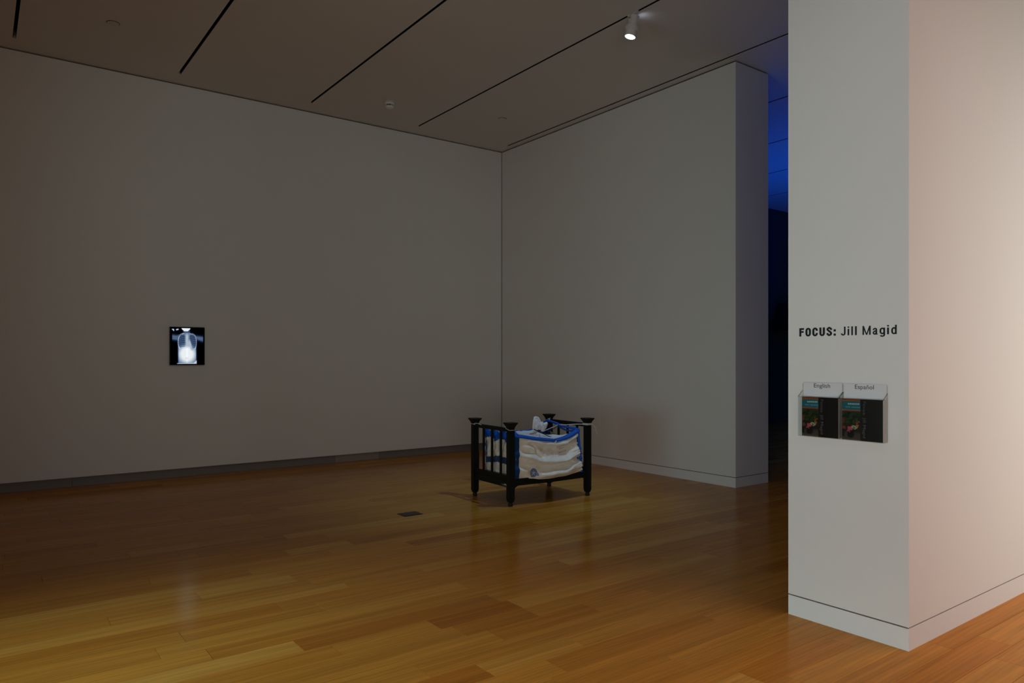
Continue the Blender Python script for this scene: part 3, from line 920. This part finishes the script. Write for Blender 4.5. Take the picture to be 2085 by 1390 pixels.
def plain(name, c, rough=0.6, scale=30, bump=0.4):
    return speckle(mat(name, rough=rough, spec=0.3), tuple(np.array(c) * 0.85), tuple(np.array(c) * 1.15), scale, bump, 0.003)
M_blue = plain('blue_webbing', (0.006, 0.095, 0.50))
M_navy_s = plain('navy_strap', (0.004, 0.008, 0.03))
M_cord = plain('white_cord', (0.72, 0.70, 0.66), scale=60)
bag = crib_thing('padded_bag', 'white padded bag with blue edging slung between the black crib posts', 'bag')
def bagmesh(name, P, m, colors=None, closed=False):
    return grid_mesh(name, P + np.array(O), m, bag, colors, closed)
def fbm(P, s, seed=0.0):
    return np.array([noise.fractal(Vector((p[0]*s + seed, p[1]*s, p[2]*s)), 0.9, 2.0, 4) for p in P.reshape(-1, 3)]).reshape(P.shape[:-1])

# front panel ------------------------------------------------------
ZT_S = [0.036, 0.125, 0.316, 0.51, 0.563, 0.71, 0.833, 0.875]
ZT_Z = [0.700, 0.690, 0.655, 0.630, 0.622, 0.640, 0.680, 0.700]
def ztop(u):
    return np.interp(u, ZT_S, ZT_Z)
def sm_interp(x, xp, yp):
    """interpolation softened by averaging"""
    w_ = 0.035
    return sum(np.interp(x + d * w_, xp, yp) for d in (-1, -0.5, 0, 0.5, 1)) / 5
def t_of(cx, cy):
    """zoom-crop position of a fold -> (s, t) on the white field of the panel"""
    s = (cx - 290) / 1110.0
    yt = np.interp(s, [0, 0.37, 0.6, 0.78, 1.0], [305, 365, 380, 350, 262])
    yb = np.interp(s, [0, 0.4, 0.62, 1.0], [1122, 1130, 1110, 1000])
    return s, (cy - yt) / (yb - yt)
FOLDS = [  # (points in the crop, height, half width above, half width below)
    ([(290, 350), (600, 400), (820, 430), (1000, 430), (1200, 400), (1400, 320)], 0.020, 0.07, 0.05),
    ([(290, 640), (460, 690), (660, 775), (950, 790), (1130, 750), (1250, 690), (1400, 630)], 0.034, 0.10, 0.045),
    ([(1080, 790), (1200, 755), (1300, 720), (1420, 700)], 0.020, 0.05, 0.03),
    ([(290, 480), (420, 500), (520, 540), (560, 590)], 0.015, 0.10, 0.045),
    ([(290, 930), (430, 960), (560, 1000), (700, 1030), (900, 1000), (1100, 975), (1240, 890), (1420, 830)], 0.034, 0.06, 0.10),
    ([(640, 1060), (900, 1040), (1150, 1020), (1300, 960), (1440, 930)], 0.028, 0.10, 0.10),
    ([(1290, 590), (1400, 545)], 0.016, 0.04, 0.03),
    ([(1040, 430), (1160, 440), (1290, 440), (1400, 370)], 0.010, 0.03, 0.03),
]
VALL = [([(350, 600), (480, 590), (600, 600), (660, 690)], 0.026, 0.05), ([(520, 440), (600, 560), (650, 700)], 0.016, 0.05),
        ([(290, 850), (600, 880), (900, 870), (1100, 830), (1400, 760)], 0.016, 0.06), ([(1050, 500), (1200, 480), (1390, 400)], 0.014, 0.035),
        ([(700, 560), (1000, 560), (1300, 560)], 0.010, 0.12)]
nu, nv = 190, 120
s_ = np.linspace(0, 1, nu)[:, None] * np.ones((1, nv)); t_ = np.ones((nu, 1)) * np.linspace(0, 1, nv)[None, :]
UL = 0.036; SW0 = 0.080                        # blue strip takes the first tenth
ur = 0.872 + 0.045 * t_ ** 1.5 + 0.006 * np.sin(t_ * 34)
u = UL + (ur - UL) * s_
zb_ = np.interp(s_, [0, 0.10, 0.5, 0.75, 1.0], [0.262, 0.255, 0.236, 0.248, 0.278])
z = ztop(u) * (1 - t_) + zb_ * t_
sw = (s_ - SW0) / (1 - SW0)
d = 0.030 * np.sin(np.clip(s_, 0, 1) * math.pi) ** 0.6 * np.sin(np.clip(t_ * 0.93 + 0.07, 0, 1) * math.pi) ** 0.7
for pts, h_, wa, wb in FOLDS:
    st = sorted(t_of(*p) for p in pts)
    fs_ = [p[0] for p in st]; ft = [p[1] for p in st]
    tr = sm_interp(sw, fs_, ft)
    dt = t_ - tr
    ww = np.where(dt < 0, wa, wb)
    end = smooth(fs_[0] - 0.10, fs_[0] + 0.03, sw) if fs_[0] > 0.02 else 1.0
    end2 = 1 - smooth(fs_[-1] - 0.03, fs_[-1] + 0.10, sw) if fs_[-1] < 0.98 else 1.0
    d += 1.35 * h_ * np.exp(-(dt / ww) ** 2) * end * end2
for pts, h_, wv_ in VALL:
    st = sorted(t_of(*p) for p in pts)
    fs_ = [p[0] for p in st]; ft = [p[1] for p in st]
    tr = sm_interp(sw, fs_, ft)
    end = smooth(fs_[0] - 0.08, fs_[0] + 0.03, sw) * (1 - smooth(fs_[-1] - 0.03, fs_[-1] + 0.08, sw))
    d -= 1.1 * h_ * np.exp(-((t_ - tr) / wv_) ** 2) * end
d = np.where(sw < 0, 0.012 + (d - 0.012) * smooth(-0.11, 0.0, sw), d)
P = np.stack([u, np.zeros_like(u), z], -1)
wr = fbm(P * np.array([1.0, 1.0, 2.2]), 9.0)
d += 0.0065 * wr
d = d * (0.35 + 0.65 * smooth(0.0, 0.16, sw)) * (1 - 0.88 * np.exp(-(((u - 0.275) / 0.085) ** 2 + ((z - 0.318) / 0.075) ** 2) ** 2)) + 0.022 * np.exp(-(((u - 0.275) / 0.085) ** 2 + ((z - 0.318) / 0.075) ** 2) ** 2)
gath = smooth(0.82, 1.0, sw)                   # gathers towards the right seam
d += gath * 0.007 * np.sin(t_ * 46 + 3 * wr)
P[..., 1] = 0.004 - d
C = np.ones((nu, nv, 3)) * WHITE
C[sw < 0] = BLUE_D
Ux, Zx = P[..., 0], P[..., 2]
# printed emblem: blue ring with a pale star-like figure, and a blue banner to its right
ex, ez = 0.272, 0.318
r = np.sqrt((Ux - ex) ** 2 + (Zx - ez) ** 2); an = np.arctan2(Zx - ez, Ux - ex)
C[(r < 0.046)] = (0.10, 0.19, 0.42)
C[(r < 0.037) & (r > 0.031)] = (0.24, 0.33, 0.52)
C[(r < 0.028 * (0.62 + 0.38 * np.cos(5 * an - 1.2)))] = (0.62, 0.60, 0.64)
ban = (Ux > ex + 0.022) & (Ux < ex + 0.062) & (np.abs(Zx - (ez - 0.016 - 0.25 * (Ux - ex - 0.03))) < 0.013)
C[ban] = (0.10, 0.26, 0.62)
C[(Ux > ex + 0.03) & (Ux < ex + 0.056) & (np.abs(Zx - (ez - 0.014 - 0.25 * (Ux - ex - 0.03))) < 0.0025)] = (0.45, 0.52, 0.66)
# faint printed lines, illegible
rs_ = np.random.RandomState(3)
for (ua, ub, zc, hh) in ((0.585, 0.735, 0.562, 0.0075), (0.60, 0.715, 0.497, 0.006), (0.62, 0.70, 0.535, 0.004)):
    mk = (Ux > ua) & (Ux < ub) & (np.abs(Zx - zc - 0.02 * (Ux - ua) / (ub - ua)) < hh)
    al = (rs_.rand(nu, 1) * 0.5 + rs_.rand(nu, nv) * 0.25)[..., None] * mk[..., None]
    C = C * (1 - al) + np.array((0.20, 0.27, 0.22)) * al
bagmesh('front_panel', P, M_fab, C)

# blue band along the front top edge, in two pieces that meet in a notch
def band(name, u0, u1, h0, h1, n=40, end=0.0):
    us = np.linspace(u0, u1, n)
    prof = [(0.006, -0.30), (-0.016, -0.25), (-0.026, 0.0), (-0.022, 0.35), (-0.008, 0.75), (0.008, 1.0), (0.022, 0.9), (0.024, 0.3)]
    P = np.zeros((n, len(prof), 3))
    for i, uu in enumerate(us):
        k = i / (n - 1)
        hh = h0 + (h1 - h0) * k
        for j, (dv, hz) in enumerate(prof):
            wob = 0.003 * math.sin(uu * 37 + j)
            P[i, j] = (uu, dv + wob - 0.010 * math.sin(math.pi * min(1, max(0, (uu - 0.03) / 0.85))), float(ztop(uu)) + hz * hh + 0.001)
    return bagmesh(name, P, M_blue)
band('edge_band', 0.040, 0.548, 0.030, 0.027)
band('edge_band', 0.566, 0.882, 0.026, 0.042)
# small white stitch gathered in the notch
q_ = MB()
for k in range(6):
    a = k * 1.05
    q_.tube([O + Vector((0.557, -0.032, 0.628)), O + Vector((0.557 + 0.009 * math.cos(a), -0.036, 0.628 + 0.009 * math.sin(a)))], [0.0035, 0.0015], 6)
q_.build('stitch', M_cord, bag)
# blue flap gathered at the front left post
P = np.zeros((24, 12, 3))
for i in range(24):
    for j in range(12):
        a = i / 23; b_ = j / 11
        P[i, j] = (0.037 + 0.115 * a, 0.02 - 0.035 * math.sin(b_ * math.pi) + 0.006 * math.sin(a * 14), 0.690 + (0.075 * (1 - a) ** 1.4 + 0.012) * b_ + 0.006 * math.sin(a * 9 + b_ * 5))
bagmesh('corner_flap', P, M_blue)

# left side panel seen through the slats ---------------------------
nu2, nv2 = 70, 80
a_ = np.linspace(0, 1, nu2)[:, None] * np.ones((1, nv2)); b2 = np.ones((nu2, 1)) * np.linspace(0, 1, nv2)[None, :]
P = np.stack([np.full_like(a_, 0.055), 0.0 + 0.545 * a_, (0.715 - 0.02 * np.sin(a_ * math.pi)) * (1 - b2) + 0.25 * b2], -1)
wr = fbm(P, 8.0, 3.0)
dd = 0.018 * np.sin(a_ * math.pi) ** 0.5 * np.sin(b2 * math.pi) ** 0.5 + 0.016 * wr + 0.008 * np.sin(a_ * 24 + 5 * wr) * (b2 < 0.55)
P[..., 0] -= np.clip(dd, -0.02, 0.034)
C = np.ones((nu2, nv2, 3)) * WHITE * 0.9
Zx = P[..., 2]
C[Zx > 0.655 + 0.03 * np.sin(a_ * 17)] = BLUE
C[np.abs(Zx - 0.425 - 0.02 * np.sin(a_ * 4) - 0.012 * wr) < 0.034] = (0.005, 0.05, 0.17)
bagmesh('left_panel', P, M_fab, C)
# blue ruffle along the top of the left side
P = np.zeros((60, 10, 3))
for i in range(60):
    for j in range(10):
        a = i / 59; b_ = j / 9
        w1 = noise.noise(Vector((a * 9, b_ * 2, 1.0)))
        P[i, j] = (0.047 - 0.022 * math.sin(b_ * math.pi) + 0.020 * w1, 0.545 * a, 0.655 + 0.085 * b_ + 0.012 * math.sin(a * 21) * b_ + 0.01 * w1)
bagmesh('left_ruffle', P, M_blue)

# back and right panels, bottom ------------------------------------
P = np.stack([0.05 + 0.81 * a_, 0.545 + 0.02 * np.sin(a_ * math.pi) * np.sin(b2 * math.pi) + 0.006 * wr, (0.695 - 0.03 * np.sin(a_ * math.pi)) * (1 - b2) + 0.25 * b2], -1)
C = np.ones((nu2, nv2, 3)) * WHITE
C[b2 < 0.05] = BLUE; C[(a_ < 0.1) | (a_ > 0.9)] = BLUE
bagmesh('back_panel', P, M_fab, C)
P = np.stack([0.872 + 0.025 * b2 + 0.022 * np.sin(a_ * math.pi) * np.sin(b2 * math.pi) + 0.006 * wr, 0.545 * a_, (0.70 - 0.06 * np.sin(a_ * math.pi)) * (1 - b2) + 0.27 * b2], -1)
C = np.ones((nu2, nv2, 3)) * WHITE
C[(a_ < 0.12) | (a_ > 0.88)] = BLUE
bagmesh('right_panel', P, M_fab, C)
P = np.stack([0.05 + 0.84 * a_, 0.0 + 0.545 * b2, 0.244 + 0.0 * a_ + 0.015 * np.abs(a_ - 0.5)], -1)
bagmesh('bottom_panel', P, M_fab, np.ones((nu2, nv2, 3)) * WHITE)
P = np.stack([0.08 + 0.77 * a_, 0.03 + 0.49 * b2, 0.47 + 0.02 * fbm(P, 6.0, 9.0)], -1)
C = np.ones((nu2, nv2, 3)) * np.array((0.10, 0.075, 0.05))
bagmesh('inner_shade', P, M_fab, C)  # added dark sheet, the shade inside the bag put into its colour

# blue ruffled cord of the right front seam
pts = []; rs = []
for k in range(56):
    t = k / 55
    pts.append(O + Vector((0.880 + 0.045 * t ** 1.5 , -0.012 - 0.010 * math.sin(t * math.pi), 0.715 - 0.445 * t)))
    rs.append(0.0125 + sum(0.0095 * math.exp(-((t - c_) / 0.022) ** 2) for c_ in (0.42, 0.54, 0.66, 0.80)) + 0.001 * math.sin(k * 1.7) + (0.003 if t > 0.82 else 0))
MB().tube(pts, rs, 12).build('seam_ruffle', M_blue, bag, smooth=True)

# top sheet, gathered to a tied neck -------------------------------
KU, KV, KZ = 0.545, 0.270, 0.712
bd = [(0.055, 0.0), (0.25, 0.004), (0.45, 0.004), (0.65, 0.004), (0.84, 0.006), (0.815, 0.06), (0.775, 0.115), (0.735, 0.17), (0.70, 0.23), (0.665, 0.30), (0.67, 0.38), (0.72, 0.44), (0.74, 0.54), (0.55, 0.545), (0.30, 0.545), (0.055, 0.545), (0.055, 0.27), (0.055, 0.0)]
bz = [0.700, 0.668, 0.640, 0.634, 0.690, 0.672, 0.655, 0.648, 0.645, 0.650, 0.665, 0.675, 0.690, 0.690, 0.692, 0.715, 0.705, 0.700]
NA, NR = 240, 40
cum = [0.0]
for i in range(1, len(bd)):
    cum.append(cum[-1] + math.dist(bd[i], bd[i-1]))
per = np.linspace(0, cum[-1], NA + 1)[:-1]
bu = np.interp(per, cum, [p[0] for p in bd]); bv = np.interp(per, cum, [p[1] for p in bd]); bzz = np.interp(per, cum, bz)
ang = np.arctan2(bv - KV, bu - KU)
rho = np.linspace(0.0, 1.0, NR)
P = np.zeros((NA, NR, 3))
for i in range(NA):
    R0 = 0.020 * (1 + 0.25 * math.sin(9 * ang[i]))
    L = math.hypot(bu[i] - KU, bv[i] - KV)
    fold = math.sin(17 * ang[i] + 1.3) + 0.7 * math.sin(29 * ang[i] + 0.4) + 0.5 * math.sin(11 * ang[i] + 2.0)
    for j, q1 in enumerate(rho):
        rr_ = R0 + (L - R0) * q1
        uu = KU + math.cos(ang[i]) * rr_ if q1 < 1 else bu[i]
        vv = KV + math.sin(ang[i]) * rr_ if q1 < 1 else bv[i]
        neck = (KZ - 0.655) * math.exp(-(rr_ - R0) / 0.040)
        base = 0.655 + (bzz[i] - 0.655) * q1 ** 1.5
        amp = 0.011 * math.sin(min(1, q1 * 1.25) * math.pi) ** 0.8 if q1 < 0.8 else 0.003
        P[i, j] = (uu, vv, base + neck * (1 - q1) + amp * fold * (0.7 + 0.3 * math.sin(i)))
wr3 = fbm(P, 13.0, 5.0)
P[..., 2] += 0.012 * wr3 * np.sin(rho * math.pi)[None, :]
bagmesh('top_sheet', P, M_fab, np.ones((NA, NR, 3)) * np.array((0.78, 0.77, 0.76)), closed=True)

# spout above the neck: two crumpled lobes
def lobe(cu, cv, prof, sq, seed, lean=(0, 0)):
    n, m_ = 44, len(prof) * 3 - 2
    zs = [p[1] for p in prof]; rs_ = [p[0] for p in prof]
    P = np.zeros((n, m_, 3))
    for j in range(m_):
        f = j / (m_ - 1) * (len(prof) - 1)
        zz = float(np.interp(f, range(len(prof)), zs)); rr_ = float(np.interp(f, range(len(prof)), rs_))
        for i in range(n):
            a = 2 * math.pi * i / n
            k = 1 + 0.10 * math.sin(3 * a + seed) + 0.06 * math.sin(7 * a + 2 * seed + zz * 20)
            P[i, j] = (cu + lean[0] * (zz - KZ) + rr_ * k * math.cos(a), cv + lean[1] * (zz - KZ) + rr_ * k * sq * math.sin(a), zz + 0.012 * math.sin(3 * a + seed) * (j / m_))
    w_ = fbm(P, 16.0, seed); w2_ = fbm(P, 24.0, seed + 7)
    P[..., 0] += 0.012 * w_; P[..., 1] += 0.012 * w2_; P[..., 2] += 0.010 * w_ * np.linspace(0, 1, m_)[None, :]
    return bagmesh('spout', P, M_fab, np.ones((n, m_, 3)) * np.array((0.80, 0.79, 0.78)), closed=True)
lobe(KU - 0.008, KV, [(0.024, 0.705), (0.038, 0.715), (0.050, 0.735), (0.056, 0.765), (0.053, 0.80), (0.042, 0.83), (0.030, 0.853), (0.020, 0.863), (0.003, 0.866)], 0.62, 1.0, (-0.08, 0))
lobe(KU + 0.050, KV - 0.018, [(0.022, 0.706), (0.034, 0.716), (0.042, 0.738), (0.046, 0.768), (0.048, 0.788), (0.042, 0.799), (0.004, 0.790)], 0.55, 2.7, (0.15, 0))
# navy tie round the neck with a long loose tail, and straps to the back edge
pts = [O + Vector((KU + 0.030 * math.cos(a), KV + 0.028 * math.sin(a), KZ + 0.004 - 0.006 * math.cos(a))) for a in [2*math.pi*k/20 for k in range(20)]]
MB().tube(pts, 0.006, 8, closed=True).build('neck_tie', M_navy_s, bag, smooth=True)
MB().tube([O + Vector(p) for p in ((0.465, 0.235, 0.738), (0.485, 0.225, 0.725), (0.515, 0.205, 0.708), (0.545, 0.17, 0.690), (0.570, 0.12, 0.668), (0.590, 0.09, 0.660))], [0.004, 0.005, 0.007, 0.0055, 0.005, 0.003], 8).build('tie_tail', M_navy_s, bag, smooth=True)
MB().tube([O + Vector(p) for p in ((0.60, 0.27, 0.700), (0.68, 0.30, 0.712), (0.76, 0.33, 0.728), (0.835, 0.33, 0.748))], 0.0055, 8).build('back_strap', M_navy_s, bag, smooth=True)
MB().tube([O + Vector(p) for p in ((0.66, 0.24, 0.690), (0.74, 0.29, 0.705), (0.835, 0.31, 0.738))], 0.0045, 8).build('back_strap', M_navy_s, bag, smooth=True)
# blue webbing along the right top edge, lifted towards the far post
st = [(0.820, 0.552, 0.752), (0.835, 0.525, 0.778), (0.850, 0.485, 0.795), (0.858, 0.42, 0.785), (0.862, 0.35, 0.772), (0.864, 0.295, 0.755), (0.868, 0.22, 0.747), (0.872, 0.12, 0.742), (0.876, 0.04, 0.738), (0.880, -0.012, 0.728), (0.882, -0.018, 0.705)]
MB().tube([O + Vector(p) for p in st], [0.012, 0.014, 0.014, 0.013, 0.015, 0.017, 0.013, 0.013, 0.015, 0.018, 0.016], 12).build('webbing', M_blue, bag, smooth=True)
MB().tube([O + Vector(p) for p in ((0.862, 0.30, 0.735), (0.866, 0.20, 0.712), (0.870, 0.11, 0.706), (0.876, 0.03, 0.716))], [0.008, 0.010, 0.010, 0.012], 10).build('webbing', M_blue, bag, smooth=True)
MB().tube([O + Vector(p) for p in ((0.10, 0.55, 0.700), (0.35, 0.553, 0.690), (0.60, 0.553, 0.688), (0.80, 0.552, 0.715), (0.835, 0.53, 0.765))], 0.009, 8).build('webbing', M_blue, bag, smooth=True)
# loose white strap hanging at the far left corner
MB().tube([O + Vector(p) for p in ((0.08, 0.575, 0.56), (0.06, 0.59, 0.50), (0.065, 0.592, 0.42), (0.075, 0.59, 0.36))], [0.008, 0.014, 0.013, 0.010], 8).build('loose_strap', M_cord, bag, smooth=True)

# ------------------------------------------------------------------ cords round the posts (each a thing)
def cord(label, parts):
    mb = MB()
    for pts, r in parts:
        mb.tube([Vector(p) for p in pts], r, 7)
    o = mb.build('cord', M_cord, smooth=True)
    o.location = (CRX, CRY, 0); o.rotation_euler = (0, 0, CRR)
    return tag(o, label, 'cord')
def loop(cx, cy, z, h=0.036, tilt=(0, 0)):
    c = []
    for k in range(33):
        a = 2 * math.pi * k / 32
        x = max(-1, min(1, 1.35 * math.cos(a))); y = max(-1, min(1, 1.35 * math.sin(a)))
        c.append((cx + h * x, cy + h * y, z + tilt[0] * x + tilt[1] * y))
    return c
r1 = 0.0028
cord('thin white cord looped round the far left crib post', [
    (loop(-DX, DY, 0.788, tilt=(0, 0.004)), r1),
    ([(-DX - 0.036, DY - 0.03, 0.786), (-DX - 0.030, DY - 0.05, 0.797), (-DX - 0.018, DY - 0.10, 0.796), (-DX - 0.018, DY - 0.16, 0.786)], r1)])
cord('thin white cord looped round the crib post nearest the viewer', [
    (loop(-DX, -DY, 0.782, tilt=(0.0, 0.008)), r1), ([(-DX - 0.036, -DY + 0.03, 0.792), (-DX - 0.025, -DY + 0.05, 0.798), (-DX - 0.017, -DY + 0.09, 0.797)], r1)])
cord('white cord from the right crib post to the bag with a loose end', [
    (loop(DX, -DY, 0.788), 0.0065), (loop(DX, -DY, 0.778), 0.0055),
    ([(DX - 0.034, -DY - 0.034, 0.784), (DX - 0.10, -DY + 0.06, 0.782), (DX - 0.17, -DY + 0.20, 0.766), (DX - 0.165, -DY + 0.31, 0.760), (DX - 0.28, -DY + 0.29, 0.730), (0.09, -0.08, 0.700)], 0.0042),
    ([(DX + 0.034, -DY - 0.034, 0.784), (DX + 0.055, -DY - 0.040, 0.770), (DX + 0.078, -DY - 0.045, 0.735), (DX + 0.093, -DY - 0.045, 0.695), (DX + 0.097, -DY - 0.046, 0.668)], [0.003, 0.003, 0.0025, 0.0022, 0.0018])])
cord('short white cord knotted at the far right crib post holding the blue webbing', [
    (loop(DX, DY, 0.786), r1), ([(DX - 0.036, DY - 0.036, 0.788), (DX - 0.060, DY - 0.07, 0.800), (DX - 0.115, DY - 0.16, 0.806), (DX - 0.155, DY - 0.205, 0.798)], 0.0035),
    ([(DX - 0.036, DY - 0.036, 0.790), (DX - 0.03, DY - 0.06, 0.806)], 0.004), ([(DX - 0.045, DY - 0.04, 0.800), (DX - 0.038, DY - 0.045, 0.784)], 0.007)])
